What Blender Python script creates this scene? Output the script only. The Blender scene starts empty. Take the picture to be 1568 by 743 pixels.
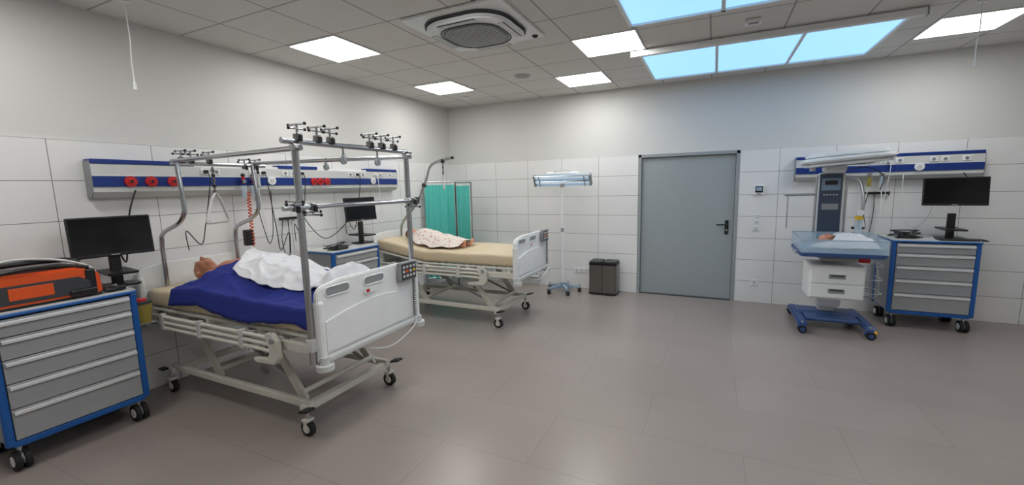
import bpy, bmesh, math, random
from mathutils import Matrix, Vector, Euler, noise
random.seed(4)
sc=bpy.context.scene
H=3.09
# ---------------------------------------------------------------- materials
def lin(c):
    return tuple(((v/255)/12.92 if v/255<=.04045 else ((v/255+.055)/1.055)**2.4) for v in c)
MATS={}
def mat(name,c,rough=.5,metal=0.0,em=0,emc=None,var=.06,scale=12,bump=0.0,trans=0,alpha=1,coat=0):
    if name in MATS: return MATS[name]
    m=bpy.data.materials.new(name); m.use_nodes=True; nt=m.node_tree; b=nt.nodes['Principled BSDF']
    col=lin(c)
    b.inputs['Roughness'].default_value=rough; b.inputs['Metallic'].default_value=metal
    tc=nt.nodes.new('ShaderNodeTexCoord'); n=nt.nodes.new('ShaderNodeTexNoise'); n.inputs['Scale'].default_value=scale; n.inputs['Detail'].default_value=3
    nt.links.new(tc.outputs['Object'],n.inputs['Vector'])
    r=nt.nodes.new('ShaderNodeMapRange'); r.inputs['To Min'].default_value=1-var; r.inputs['To Max'].default_value=1+var
    nt.links.new(n.outputs['Fac'],r.inputs['Value'])
    mx=nt.nodes.new('ShaderNodeVectorMath'); mx.operation='SCALE'; mx.inputs[0].default_value=col
    nt.links.new(r.outputs['Result'],mx.inputs['Scale']); nt.links.new(mx.outputs['Vector'],b.inputs['Base Color'])
    if bump:
        bp=nt.nodes.new('ShaderNodeBump'); bp.inputs['Strength'].default_value=bump; bp.inputs['Distance'].default_value=.01
        nt.links.new(n.outputs['Fac'],bp.inputs['Height']); nt.links.new(bp.outputs['Normal'],b.inputs['Normal'])
    if em:
        b.inputs['Emission Color'].default_value=(*(emc or col),1); b.inputs['Emission Strength'].default_value=em
    if trans: b.inputs['Transmission Weight'].default_value=trans
    if alpha<1: b.inputs['Alpha'].default_value=alpha
    if coat: b.inputs['Coat Weight'].default_value=coat
    MATS[name]=m; return m
def brickmat(name,c1,c2,mortar,bw,rh,ms,axes,off,rough,stag=0.0,bias=0,spec=.5,noise_s=2.5,noise_v=.05,bump=.3):
    m=bpy.data.materials.new(name); m.use_nodes=True; nt=m.node_tree; b=nt.nodes['Principled BSDF']; L=nt.links.new
    g=nt.nodes.new('ShaderNodeNewGeometry'); s=nt.nodes.new('ShaderNodeSeparateXYZ'); L(g.outputs['Position'],s.inputs[0])
    cb=nt.nodes.new('ShaderNodeCombineXYZ')
    for i,(a,o) in enumerate(zip(axes,off)):
        ad=nt.nodes.new('ShaderNodeMath'); ad.operation='ADD'; ad.inputs[1].default_value=o
        L(s.outputs['XYZ'.index(a)],ad.inputs[0]); L(ad.outputs[0],cb.inputs[i])
    br=nt.nodes.new('ShaderNodeTexBrick'); br.offset=stag; br.squash=1; L(cb.outputs[0],br.inputs['Vector'])
    br.inputs['Scale'].default_value=1; br.inputs['Brick Width'].default_value=bw; br.inputs['Row Height'].default_value=rh
    br.inputs['Mortar Size'].default_value=ms; br.inputs['Mortar Smooth'].default_value=.1; br.inputs['Bias'].default_value=bias
    br.inputs['Color1'].default_value=(*lin(c1),1); br.inputs['Color2'].default_value=(*lin(c2),1); br.inputs['Mortar'].default_value=(*lin(mortar),1)
    n=nt.nodes.new('ShaderNodeTexNoise'); n.inputs['Scale'].default_value=noise_s; n.inputs['Detail'].default_value=6; L(g.outputs['Position'],n.inputs['Vector'])
    r=nt.nodes.new('ShaderNodeMapRange'); r.inputs['To Min'].default_value=1-noise_v; r.inputs['To Max'].default_value=1+noise_v; L(n.outputs['Fac'],r.inputs['Value'])
    mx=nt.nodes.new('ShaderNodeVectorMath'); mx.operation='SCALE'; L(br.outputs['Color'],mx.inputs[0]); L(r.outputs['Result'],mx.inputs['Scale']); L(mx.outputs['Vector'],b.inputs['Base Color'])
    b.inputs['Roughness'].default_value=rough; b.inputs['Specular IOR Level'].default_value=spec
    bp=nt.nodes.new('ShaderNodeBump'); bp.invert=True; bp.inputs['Strength'].default_value=bump; bp.inputs['Distance'].default_value=.003
    L(br.outputs['Fac'],bp.inputs['Height']); L(bp.outputs['Normal'],b.inputs['Normal'])
    return m
WHITE=mat('white_plastic',(228,230,230),.35); LGRAY=mat('light_gray_paint',(196,198,196),.4)
CREAM=mat('cream_lacquer',(206,204,194),.4); GRAY=mat('gray_paint',(140,144,146),.45); DGRAY=mat('dark_gray',(58,60,64),.5)
BLACK=mat('black_plastic',(20,21,23),.4); SCREEN=mat('screen_glass',(8,9,11),.12,var=.02); RUBBER=mat('rubber',(28,28,30),.8)
CHROME=mat('chrome',(190,192,195),.16,1.0,var=.03); ALU=mat('brushed_aluminium',(192,194,196),.32,1.0); STEEL=mat('dark_steel',(128,126,124),.3,.9)
BLUE=mat('trolley_blue',(18,86,160),.4); NAVY=mat('navy_blue_panel',(10,46,122),.35); DRAWER=mat('drawer_gray',(158,160,162),.5,var=.04,scale=160)
HANDLE=mat('drawer_handle_strip',(222,224,226),.35,.3)
MATT=mat('beige_mattress_vinyl',(206,190,160),.5,var=.05,bump=.15,scale=8); ORANGE=mat('orange_plastic',(222,84,24),.45)
RED=mat('red_plastic',(190,34,34),.4); TURQ=mat('turquoise_curtain_fabric',(84,188,178),.85,var=.08); SKIN=mat('manikin_skin',(170,116,90),.5,var=.07,scale=9)
SKINL=mat('child_manikin_skin',(214,150,122),.5); WCLOTH=mat('white_cotton_sheet',(212,214,218),.9,var=.03,bump=.25,scale=30)
BCLOTH=mat('royal_blue_sheet',(22,38,124),.85,var=.15,bump=.3,scale=30); WARMB=mat('warmer_blue_plastic',(50,78,128),.4); SLATE=mat('warmer_slate_panel',(60,72,92),.35)
YELLOW=mat('sharps_yellow',(150,136,60),.4); PADB=mat('blue_tray_pad',(120,158,205),.5); DOORM=mat('door_gray_paint',(150,158,160),.42,var=.02)
FRAMEM=mat('door_frame_gray',(146,151,153),.45); WPAINT=mat('wall_paint',(207,207,204),.9,var=.012,scale=1.5)
TRIM=mat('tile_edge_trim',(215,215,213),.5); LED=mat('led_panel_glow',(255,253,250),.5,em=16,emc=(1,.99,.965)); GLASSB=mat('skylight_pane',(120,190,235),.4,em=1.0,emc=(.36,.68,1.08))
CLEAR=mat('clear_acrylic',(205,228,242),.08,alpha=.38); GREEN=mat('green_led',(40,200,120),.4,em=.6); HOSE=mat('orange_hose',(214,80,44),.5); LIP=mat('manikin_lip',(140,72,62),.5)
GOLD=mat('yellow_sticker',(225,180,40),.5); LIGHTBLUE=mat('pale_blue_steel',(150,172,190),.4,.2); HOOD=mat('hood_white',(228,232,234),.3); MIRROR=mat('reflector_mirror',(205,222,235),.2,.85)
BINM=mat('bin_steel',(128,126,122),.3,.85); BROW=mat('brow',(100,66,50),.7); GRILLE=mat('ac_grille_gray',(122,124,126),.6)
def gownmat():
    m=bpy.data.materials.new('patterned_gown_fabric'); m.use_nodes=True; nt=m.node_tree; b=nt.nodes['Principled BSDF']; b.inputs['Roughness'].default_value=.9
    tc=nt.nodes.new('ShaderNodeTexCoord'); v=nt.nodes.new('ShaderNodeTexVoronoi'); v.inputs['Scale'].default_value=22; nt.links.new(tc.outputs['Object'],v.inputs['Vector'])
    cr=nt.nodes.new('ShaderNodeValToRGB'); e=cr.color_ramp; e.elements[0].position=.20; e.elements[0].color=(*lin((184,128,118)),1); e.elements[1].position=.30; e.elements[1].color=(*lin((218,208,200)),1)
    nt.links.new(v.outputs['Distance'],cr.inputs[0]); nt.links.new(cr.outputs[0],b.inputs['Base Color']); return m
GOWN=gownmat()
# ---------------------------------------------------------------- mesh builder
class O:
    def __init__(s): s.bm=bmesh.new(); s.mats=[]; s.M=Matrix.Identity(4)
    def mi(s,m):
        if m not in s.mats: s.mats.append(m)
        return s.mats.index(m)
    def add(s,vs,fs,m,smooth=False):
        k=s.mi(m); vv=[s.bm.verts.new(s.M@Vector(v)) for v in vs]
        for f in fs:
            try: F=s.bm.faces.new([vv[i] for i in f]); F.material_index=k; F.smooth=smooth
            except ValueError: pass
    def addbm(s,b,m,smooth=False):
        b.verts.ensure_lookup_table(); b.verts.index_update()
        s.add([v.co.copy() for v in b.verts],[[v.index for v in f.verts] for f in b.faces],m,smooth); b.free()
    def box(s,c,sz,m,bev=0,rot=None,seg=2):
        b=bmesh.new(); bmesh.ops.create_cube(b,size=1); bmesh.ops.scale(b,vec=sz,verts=b.verts)
        if bev: bmesh.ops.bevel(b,geom=b.edges[:],offset=min(bev,min(sz)*.49),segments=seg,affect='EDGES',profile=.5)
        if rot: bmesh.ops.rotate(b,cent=(0,0,0),matrix=Euler(rot).to_matrix(),verts=b.verts)
        bmesh.ops.translate(b,vec=c,verts=b.verts); s.addbm(b,m)
    def b2(s,a,b,m,bev=0):  # min / max corners
        s.box([(a[i]+b[i])/2 for i in range(3)],[abs(b[i]-a[i]) for i in range(3)],m,bev)
    def cyl(s,p1,p2,r,m,r2=None,seg=18,smooth=True):
        p1=Vector(p1);p2=Vector(p2);r2=r if r2 is None else r2; d=(p2-p1).normalized(); q=d.to_track_quat('Z','Y')
        vs=[];fs=[]
        for P,R in((p1,r),(p2,r2)):
            for i in range(seg):
                a=2*math.pi*i/seg; vs.append(P+q@Vector((R*math.cos(a),R*math.sin(a),0)))
        for i in range(seg): j=(i+1)%seg; fs.append((i,j,seg+j,seg+i))
        s.add(vs,fs,m,smooth)
        s.add(vs[:seg],[tuple(range(seg))[::-1]],m); s.add(vs[seg:],[tuple(range(seg))],m)
    def tube(s,pts,r,m,seg=10,sm=6,closed=False):
        P=[Vector(p) for p in pts]
        if sm>1 and len(P)>2:
            Q=[]; n=len(P); rng=n if closed else n-1
            for i in range(rng):
                if closed: p0,p1,p2,p3=P[i-1],P[i],P[(i+1)%n],P[(i+2)%n]
                else: p0=P[max(i-1,0)];p1=P[i];p2=P[i+1];p3=P[min(i+2,n-1)]
                for k in range(sm):
                    t=k/sm; Q.append(.5*((2*p1)+(p2-p0)*t+(2*p0-5*p1+4*p2-p3)*t*t+(3*p1-p0-3*p2+p3)*t**3))
            if not closed: Q.append(P[-1])
            P=Q
        n=len(P); vs=[];fs=[]; prev=None
        for i in range(n):
            if closed: d=(P[(i+1)%n]-P[i-1]).normalized()
            else: d=(P[min(i+1,n-1)]-P[max(i-1,0)]).normalized()
            if prev is None: x=d.orthogonal().normalized()
            else:
                x=(prev-d*prev.dot(d)); x=x.normalized() if x.length>1e-6 else d.orthogonal().normalized()
            prev=x; y=d.cross(x)
            for k in range(seg):
                a=2*math.pi*k/seg; vs.append(P[i]+r*(x*math.cos(a)+y*math.sin(a)))
        for i in range(n if closed else n-1):
            for k in range(seg):
                a=i*seg+k;b=i*seg+(k+1)%seg; c=((i+1)%n)*seg; fs.append((a,b,c+(k+1)%seg,c+k))
        s.add(vs,fs,m,True)
        if not closed: s.add(vs[:seg],[tuple(range(seg))[::-1]],m); s.add(vs[-seg:],[tuple(range(seg))],m)
    def sph(s,c,r,m,seg=18,rot=None):
        b=bmesh.new(); bmesh.ops.create_uvsphere(b,u_segments=seg,v_segments=max(8,seg//2+2),radius=1)
        bmesh.ops.scale(b,vec=r if hasattr(r,'__len__') else (r,r,r),verts=b.verts)
        if rot: bmesh.ops.rotate(b,cent=(0,0,0),matrix=Euler(rot).to_matrix(),verts=b.verts)
        bmesh.ops.translate(b,vec=c,verts=b.verts); s.addbm(b,m,True)
    def prism(s,poly,axis,a,b,m,bev=0):
        bm=bmesh.new(); mk={'x':lambda u,v,w:(w,u,v),'y':lambda u,v,w:(u,w,v),'z':lambda u,v,w:(u,v,w)}[axis]
        lo=[bm.verts.new(mk(u,v,a)) for u,v in poly]; hi=[bm.verts.new(mk(u,v,b)) for u,v in poly]; n=len(poly)
        bm.faces.new(lo); bm.faces.new(hi[::-1])
        for i in range(n): j=(i+1)%n; bm.faces.new((lo[i],hi[i],hi[j],lo[j]))
        bmesh.ops.recalc_face_normals(bm,faces=bm.faces)
        if bev: bmesh.ops.bevel(bm,geom=[e for e in bm.edges if len(e.link_faces)==2 and e.calc_face_angle(0)>.9],offset=bev,segments=2,affect='EDGES')
        s.addbm(bm,m)
    def grid(s,fn,nu,nv,m):
        vs=[fn(i/nu,j/nv) for i in range(nu+1) for j in range(nv+1)]
        fs=[(i*(nv+1)+j,(i+1)*(nv+1)+j,(i+1)*(nv+1)+j+1,i*(nv+1)+j+1) for i in range(nu) for j in range(nv)]
        s.add(vs,fs,m,True)
    def done(s,name,loc=(0,0,0),rz=0,parent=None,world_parent=None):
        me=bpy.data.meshes.new(name)
        s.bm.to_mesh(me); s.bm.free()
        for m in s.mats: me.materials.append(m)
        o=bpy.data.objects.new(name,me); sc.collection.objects.link(o); o.location=loc; o.rotation_euler=(0,0,rz)
        if parent: o.parent=parent
        if world_parent:
            bpy.context.view_layer.update(); o.parent=world_parent; o.matrix_parent_inverse=world_parent.matrix_world.inverted()
        return o
def empty(name,loc=(0,0,0)):
    e=bpy.data.objects.new(name,None); e.empty_display_size=.1; sc.collection.objects.link(e); e.location=loc; return e
def rrect(w,h,r,cx=0,cy=0,n=6):
    out=[]
    for sx,sy,a0 in((1,1,0),(-1,1,90),(-1,-1,180),(1,-1,270)):
        for i in range(n+1):
            a=math.radians(a0+90*i/n); out.append((cx+sx*(w/2-r)+r*math.cos(a),cy+sy*(h/2-r)+r*math.sin(a)))
    return out
# ---------------------------------------------------------------- room
XR,YF=8.3,-9.4
floorm=brickmat('floor_tiles',(149,139,133),(145,135,129),(130,121,116),1.2,.6,.003,'XY',(.2,.25),.28,.5,noise_s=1.6,noise_v=.09,bump=.12)
o=O(); o.b2((-.15,YF-.15,-.1),(XR+.15,.25,0),floorm); o.done('floor')
ceilm=brickmat('ceiling_grid_tiles',(216,214,210),(213,211,207),(160,158,156),.62,.63,.008,'XY',(-.58+6.2,3.63+6.3),.95,noise_s=60,noise_v=.05,bump=-.5)
o=O(); o.b2((-.15,YF-.15,H),(XR+.15,.25,H+.1),ceilm); o.done('ceiling')
tL=brickmat('wall_tiles_left',(226,226,225),(223,223,222),(112,112,110),.637,.3,.0025,'YZ',(5.237+6.37,0),.28)
tB=brickmat('wall_tiles_back',(226,226,225),(223,223,222),(112,112,110),.6,.3,.0025,'XZ',(-.35+6,0),.28)
o=O(); o.b2((-.15,YF,0),(0,0,H),WPAINT); o.b2((0,YF,0),(.012,-.012,2.1),tL); o.b2((0,YF,2.1),(.014,-.012,2.106),TRIM); o.done('wall_left')
DX0,DX1,DZ=3.35,4.69,2.1
o=O(); o.b2((-.15,0,0),(DX0,.15,H),WPAINT); o.b2((DX1,0,0),(XR+.15,.15,H),WPAINT); o.b2((DX0,0,DZ),(DX1,.15,H),WPAINT)
o.b2((0,-.012,0),(DX0,0,2.1),tB); o.b2((DX1,-.012,0),(XR,0,2.1),tB); o.b2((0,-.014,2.1),(DX0,0,2.106),TRIM); o.b2((DX1,-.014,2.1),(XR,0,2.106),TRIM)
o.b2((DX0,.15,0),(DX1,.2,DZ),DGRAY); o.done('wall_back')
o=O(); o.b2((XR,YF,0),(XR+.15,0,H),WPAINT); o.b2((XR-.012,YF,0),(XR,-.012,2.1),tL); o.done('wall_right')
o=O(); o.b2((0,YF-.15,0),(XR,YF,H),WPAINT); o.done('wall_front')
# door
o=O()
o.b2((DX0,-.02,0),(DX0+.045,.12,DZ),FRAMEM,.004); o.b2((DX1-.045,-.02,0),(DX1,.12,DZ),FRAMEM,.004); o.b2((DX0,-.02,DZ-.045),(DX1,.12,DZ),FRAMEM,.004)
o.b2((DX0+.048,.03,.008),(DX1-.048,.085,DZ-.048),DOORM,.003)
o.b2((DX0,-.015,0),(DX1,.12,.008),DGRAY)
hx=DX1-.13
o.box((hx,.024,1.04),(.045,.012,.20),BLACK,.004); o.cyl((hx,.02,1.08),(hx,-.035,1.08),.011,BLACK); o.tube([(hx,-.035,1.08),(hx-.05,-.04,1.08),(hx-.13,-.035,1.078)],.011,BLACK)
o.cyl((hx,.025,1.0),(hx,.012,1.0),.012,ALU)
for z in(.3,1.1,1.85): o.cyl((DX0+.048,.022,z-.05),(DX0+.048,.022,z+.05),.01,GRAY)
o.done('door_1')
# ---------------------------------------------------------------- ceiling fixtures
def led(x,y,w=.62,d=.63):
    o=O(); f=.014
    o.b2((0,0,-.012),(w,f,0),WHITE); o.b2((0,d-f,-.012),(w,d,0),WHITE); o.b2((0,f,-.012),(f,d-f,0),WHITE); o.b2((w-f,f,-.012),(w,d-f,0),WHITE)
    o.b2((f,f,-.008),(w-f,d-f,-.001),LED); o.done('led_ceiling_panel',(x,y,H))
for p in((.58,-3.63),(.56,-1.68),(3.06,-2.42),(2.44,-1.14),(6.16,-1.34),(2.44,-4.52),(3.68,-5.52),(6.16,-4.26),(6.16,-6.78),(.58,-6.15),(3.06,-7.41)): led(*p)  # the last few panels are out of view, added to light the room
def skylight(n,x0,y0,x1,y1):
    o=O(); f=.03
    o.b2((x0,y0,-.03),(x1,y0+f,0),WHITE); o.b2((x0,y1-f,-.03),(x1,y1,0),WHITE)
    k=3; w=(x1-x0)/k
    for i in range(k+1):
        xx=x0+i*w; o.b2((xx-f/2,y0,-.03),(xx+f/2,y1,0),WHITE)
    o.b2((x0,y0+.01,-.012),(x1,y1-.01,-.002),GLASSB); o.done('window_%d'%n,(0,0,H))
skylight(1,3.6,-1.62,5.87,-.36); skylight(2,3.66,-3.8,5.87,-2.54)
o=O(); o.box((0,0,0),(2.40,.055,.06),WHITE,.01)
for x in(-1.1,0,1.1): o.box((x,0,.03),(.04,.05,.02),ALU)
o.box((-1.20,0,0),(.012,.06,.066),GRAY); o.box((1.20,0,0),(.012,.06,.066),GRAY); o.done('roller_blind_cassette',(4.73,-1.76,H-.045))
# AC cassette
o=O()
o.prism(rrect(.95,.95,.03),'z',-.02,0,WHITE,.006)
o.prism(rrect(.80,.80,.27,n=9),'z',-.035,-.018,DGRAY)
o.prism(rrect(.77,.77,.26,n=9),'z',-.075,-.03,WHITE,.016)
o.tube([(x,y,-.077) for x,y in rrect(.56,.56,.20,n=5)],.006,DGRAY,closed=True,sm=2,seg=6)
o.prism(rrect(.53,.53,.19,n=8),'z',-.082,-.07,GRILLE,.003)
for i in range(15):
    t=-.224+.448*i/14; l=.50 if abs(t)<.12 else .50-2*(abs(t)-.12)*.75
    o.box((t,0,-.083),(.006,l,.004),LGRAY); o.box((0,t,-.083),(l,.006,.004),LGRAY)
for i in range(4):
    o.M=Matrix.Rotation(i*math.pi/2,4,'Z'); o.box((.325,0,-.077),(.055,.36,.008),LGRAY,.003); o.box((.352,0,-.077),(.004,.36,.009),DGRAY)
o.M=Matrix.Identity(4); o.sph((.40,.40,-.02),(.03,.03,.02),BLACK)
o.done('ceiling_air_conditioner',(2.42,-3.15,H))
o=O(); o.cyl((0,0,-.012),(0,0,0),.11,LGRAY,seg=28); o.cyl((0,0,-.016),(0,0,-.01),.09,GRAY,seg=28); o.done('ceiling_speaker',(2.1,-1.42,H))
def detector(x,y):
    o=O(); o.cyl((0,0,-.02),(0,0,0),.055,WHITE,seg=24); o.cyl((0,0,-.045),(0,0,-.02),.035,WHITE,r2=.05,seg=24); o.cyl((0,0,-.05),(0,0,-.045),.015,GRAY); o.done('smoke_detector',(x,y,H))
detector(.8,-.68)
o=O(); o.box((0,0,-.02),(.13,.09,.04),WHITE,.01); o.box((0,-.03,-.04),(.08,.02,.012),GRAY,.003); o.done('ceiling_motion_sensor',(4.64,-2.13,H))
o=O(); o.cyl((0,0,-.03),(0,0,0),.04,WHITE); o.cyl((0,0,-.04),(0,0,-.03),.02,BLACK); o.done('ceiling_motion_sensor',(2.72,-3.72,H))
def cord(x,y,l):
    o=O(); o.cyl((0,0,-.015),(0,0,0),.03,WHITE); o.tube([(0,0,0),(.008,.004,-l*.4),(-.004,0,-l*.7),(0,0,-l+.05)],.005,WHITE,seg=8)
    o.cyl((0,0,-l),(0,0,-l+.06),.013,WHITE,r2=.008); o.done('emergency_pull_cord',(x,y,H))
cord(.45,-4.85,.63); cord(6.29,-1.68,.52)
# ---------------------------------------------------------------- wall mounted units
def wallunit(name,L,loc,rz,reds,socks,tops,circ=(),cabs=()):
    o=O()
    prof=[(0,0),(.06,0),(.10,.045),(.10,.255),(.085,.28),(0,.28)]
    o.prism(prof,'y',0,L,LGRAY)
    o.b2((.095,0,.085),(.108,L,.165),NAVY,.002)
    for a,b in tops: o.b2((.0,a,.262),(.104,b,.298),NAVY,.004)
    o.b2((.098,0,.17),(.104,L,.176),WHITE)
    for e in(-.006,L): o.prism([(u*1.02,v*1.01) for u,v in prof],'y',e,e+.006,GRAY)
    for y in reds:
        o.cyl((.105,y,.125),(.125,y,.125),.042,RED,seg=24); o.cyl((.12,y,.125),(.135,y,.125),.026,RED,r2=.022,seg=20); o.cyl((.13,y,.125),(.138,y,.125),.012,BLACK)
    for y in socks:
        o.box((.103,y,.215),(.012,.07,.055),WHITE,.004); o.cyl((.108,y,.215),(.111,y,.215),.02,GRAY,seg=16); o.cyl((.110,y,.215),(.112,y,.215),.006,DGRAY,seg=8)
    for y in circ:
        o.cyl((.105,y,.135),(.12,y,.135),.045,WHITE,seg=24); o.cyl((.12,y,.135),(.128,y,.135),.02,LGRAY)
    for (ya,yb,drop,m) in cabs:
        o.cyl((.108,ya,.215),(.14,ya,.215),.016,m); o.tube([(.138,ya,.215),(.15,ya+.01,.12),(.13,ya+(yb-ya)*.3,-drop*.6),(.10,(ya+yb)/2,-drop),(.08,yb,-drop*.7),(.05,yb+.02,-drop*1.1)],.0045,m,seg=6)
    return o.done(name,loc,rz)
wallunit('wall_bedhead_unit',3.45,(.012,-5.05,1.665),0,[.23,.37,.53,1.98,2.07,2.17],[.8,.9,1.25,1.36,1.62,1.72,1.82,2.55,2.66,2.77,3.0,3.1,3.3],[(0,.72),(1.55,2.05),(2.85,3.45)],[1.45,2.95],
 [(.8,.6,.45,BLACK),(1.25,1.5,.55,WHITE),(1.36,1.62,.62,BLACK),(1.82,1.70,.5,BLACK),(2.66,2.45,.5,BLACK),(3.0,3.15,.35,WHITE)])
wallunit('wall_bedhead_unit',1.75,(5.32,-.012,1.665),-math.pi/2,[],[.62,.72,.82,.92,1.02,1.32,1.42,1.6],[(0,.55),(.98,1.75)],[1.2],[(.92,.84,.45,WHITE)])
# ---------------------------------------------------------------- casters
def caster(o,x,y,r=.05,w=.03,twin=False,hub=None,z0=0,dirx=1):
    hub=hub or LGRAY
    offs=(-.022,.022) if twin else (0,)
    for dy in offs:
        o.cyl((x,y+dy-w/2,z0+r),(x,y+dy+w/2,z0+r),r,RUBBER,seg=22); o.cyl((x,y+dy-w/2-.004,z0+r),(x,y+dy+w/2+.004,z0+r),r*.55,hub,seg=18)
    if twin:
        o.prism([(x+dirx*u,z0+v) for u,v in((-.055,r+.01),(-.03,r+.045),(.01,r+.05),(.02,r*1.1),(0,r),(-.02,r))],'y',y-.012,y+.012,hub,.0)
        o.cyl((x+dirx*.0,y,z0+r+.03),(x+dirx*.0,y,z0+r+.09),.014,ALU)
    else:
        for s in(-1,1): o.box((x,y+s*(w/2+.009),z0+r*1.35),(.03,.006,r*1.3),hub,.002)
        o.box((x,y,z0+2*r+.008),(.06,w+.03,.02),hub,.006); o.cyl((x,y,z0+2*r),(x,y,z0+2*r+.07),.014,ALU)
# ---------------------------------------------------------------- trolleys
def trolley(loc,rz):
    o=O(); D,Wd,z0,z1=.50,.73,.17,.97
    for x in(.02,D-.02):
        for y in(.02,Wd-.02): o.box((x,y,(z0+z1)/2),(.042,.042,z1-z0),BLUE,.01)
    o.b2((.02,.02,z0),(D-.03,Wd-.02,z0+.02),BLUE); o.b2((.01,.03,z0-.012),(D,Wd-.03,z0+.028),BLUE,.006)
    for y in(.012,Wd-.012): o.b2((.04,y-.006,z0+.02),(D-.04,y+.006,z1),GRAY)
    o.b2((.006,.04,z0+.02),(.014,Wd-.04,z1),GRAY)
    o.b2((-.005,-.005,z1),(D+.008,Wd+.005,z1+.018),BLUE,.006); o.b2((.01,.01,z1+.014),(D-.01,Wd-.01,z1+.024),LGRAY)
    for a,b in(((0,0,z1+.018),(.012,Wd,z1+.045)),((0,0,z1+.018),(D,.012,z1+.03)),((0,Wd-.012,z1+.018),(D,Wd,z1+.03))): o.b2(a,b,LGRAY,.003)
    hs=[.11,.14,.15,.16,.20]; z=z1-.012
    for h in hs:
        o.b2((.03,.044,z-h+.006),(D+.002,Wd-.044,z),DRAWER,.003)
        o.b2((D,.05,z-.026),(D+.02,Wd-.05,z-.012),HANDLE,.003); o.b2((D+.012,.05,z-.034),(D+.022,Wd-.05,z-.012),HANDLE,.003)
        z-=h
    for x in(.06,D-.05):
        for y in(.06,Wd-.06): caster(o,x,y,.062,.028,True,WHITE,0,1)
    return o.done('medical_drawer_trolley',loc,rz)
trolley((.07,-5.80,0),0); trolley((.07,-3.28,0),0); trolley((6.20,-.10,0),-math.pi/2)
def monitor(loc,rz,w=.48,h=.30,zc=.38):
    o=O() # faces +x, base at z=0
    o.prism(rrect(.20,.24,.04),'z',0,.014,BLACK,.004); o.prism(rrect(.34,.18,.02),'z',.10,.118,BLACK,.003)
    o.box((-.02,0,.14),(.03,.07,.28),BLACK,.008); o.box((-.03,0,zc),(.05,.16,.14),BLACK,.01)
    R=Matrix.Translation((0,0,zc))@Matrix.Rotation(math.radians(-6),4,'Y'); o.M=R
    o.box((0,0,0),(.03,w,h),BLACK,.008); o.box((.015,0,.006),(.004,w-.024,h-.036),SCREEN,.001); o.box((.0155,0,-h/2+.011),(.003,.05,.006),ALU)
    o.M=Matrix.Identity(4); return o.done('computer_monitor',loc,rz)
m1=monitor((.26,-5.04,.996),math.radians(-8)); m2=monitor((.27,-2.52,.996),math.radians(-5),.48,.30,.44); m3=monitor((6.76,-.36,.996),math.radians(-90-4),.53,.31,.52)
def cables(name,loc,rz=0,seed=1,n=4,w=.2,d=.12,big=0):
    rd=random.Random(seed); o=O()
    for i in range(n):
        pts=[(rd.uniform(-d,d),rd.uniform(-w,w),.006+.006*i+rd.uniform(0,.02+.02*big)) for k in range(7)]
        pts[0]=(pts[0][0],pts[0][1],.006); o.tube(pts,.005+.002*big,BLACK if i%3 else GRAY,seg=6)
    o.box((0,w*.5,.02),(.1,.07,.035),BLACK,.01); o.sph((d*.4,-w*.6,.02),(.035,.05,.018),BLACK)
    if big: o.box((.05,-.02,.022),(.12,.16,.04),BLACK,.015); o.box((-.06,.1,.02),(.1,.1,.035),DGRAY,.01)
    return o.done(name,loc,rz)
cables('ecg_cable_bundle',(.46,-5.15,.996),0,3,4,.04,.05); cables('ecg_cable_bundle',(.40,-3.04,.996),0,7,5,.16,.1,1); cables('ecg_cable_bundle',(6.40,-.34,.996),-math.pi/2,9,6,.14,.12,1)
o=O(); o.b2((-.07,-.19,0),(.07,.19,.012),BLACK,.004)
for i in range(5):
    for j in range(14): o.box((-.05+.025*i,-.17+.026*j,.014),(.018,.019,.006),DGRAY,.002)
o.done('computer_keyboard',(6.80,-.50,.994),-math.pi/2)
o=O()
o.tube([(.2,-5.0,1.30),(.14,-4.93,1.15),(.13,-4.9,1.3),(.14,-4.86,1.55),(.135,-4.8,1.72)],.006,BLACK)
o.tube([(.2,-5.05,1.2),(.12,-4.98,1.0),(.06,-4.95,.8),(.05,-4.93,.5),(.03,-4.92,.3)],.006,BLACK); o.done('power_cable',world_parent=m1)
o=O(); o.tube([(.2,-2.6,1.35),(.12,-2.8,1.15),(.10,-3.0,1.12),(.12,-3.25,1.4),(.13,-3.3,1.72)],.005,BLACK); o.done('power_cable',world_parent=m2)
o=O(); o.tube([(6.62,-.3,1.4),(6.6,-.2,1.2),(6.5,-.13,1.1),(6.4,-.13,1.3),(6.38,-.13,1.72)],.005,WHITE); o.tube([(6.85,-.3,1.5),(6.95,-.16,1.6),(6.9,-.13,1.72)],.005,BLACK); o.done('power_cable',world_parent=m3)
# defibrillator
o=O()
prof=[(-.28,0),(.28,0),(.30,.03),(.29,.15),(.22,.21),(-.22,.21),(-.29,.15),(-.30,.03)]
o.prism(prof,'x',-.13,.13,ORANGE,.015)
o.prism([(u*.8,.03+v*.55) for u,v in prof],'x',.125,.142,DGRAY,.004); o.b2((.14,-.15,.055),(.146,.05,.13),ORANGE,.002)
for y in(-.24,.24): o.b2((-.135,y-.028,0),(.14,y+.028,.19),BLACK,.012)
o.tube([(0,-.24,.19),(0,-.2,.25),(0,0,.262),(0,.2,.25),(0,.24,.19)],.016,BLACK); o.box((.0,0,.215),(.18,.34,.03),DGRAY,.01)
o.tube([(.1,-.25,.2),(.13,-.1,.235),(.1,.1,.23),(.12,.24,.2)],.012,BLACK); o.tube([(.05,-.28,.22),(-.02,-.1,.285),(.05,.1,.27),(.09,.25,.2),(.1,.29,.1),(.06,.29,.03)],.009,LGRAY)
o.b2((.13,.12,.02),(.16,.26,.06),BLACK,.008); o.b2((-.13,-.29,0),(.13,.29,.02),BLACK,.006)
o.b2((-.1,.27,.03),(.1,.305,.14),BLACK,.012)
o.done('portable_defibrillator',(.37,-5.52,.997),0)
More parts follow.
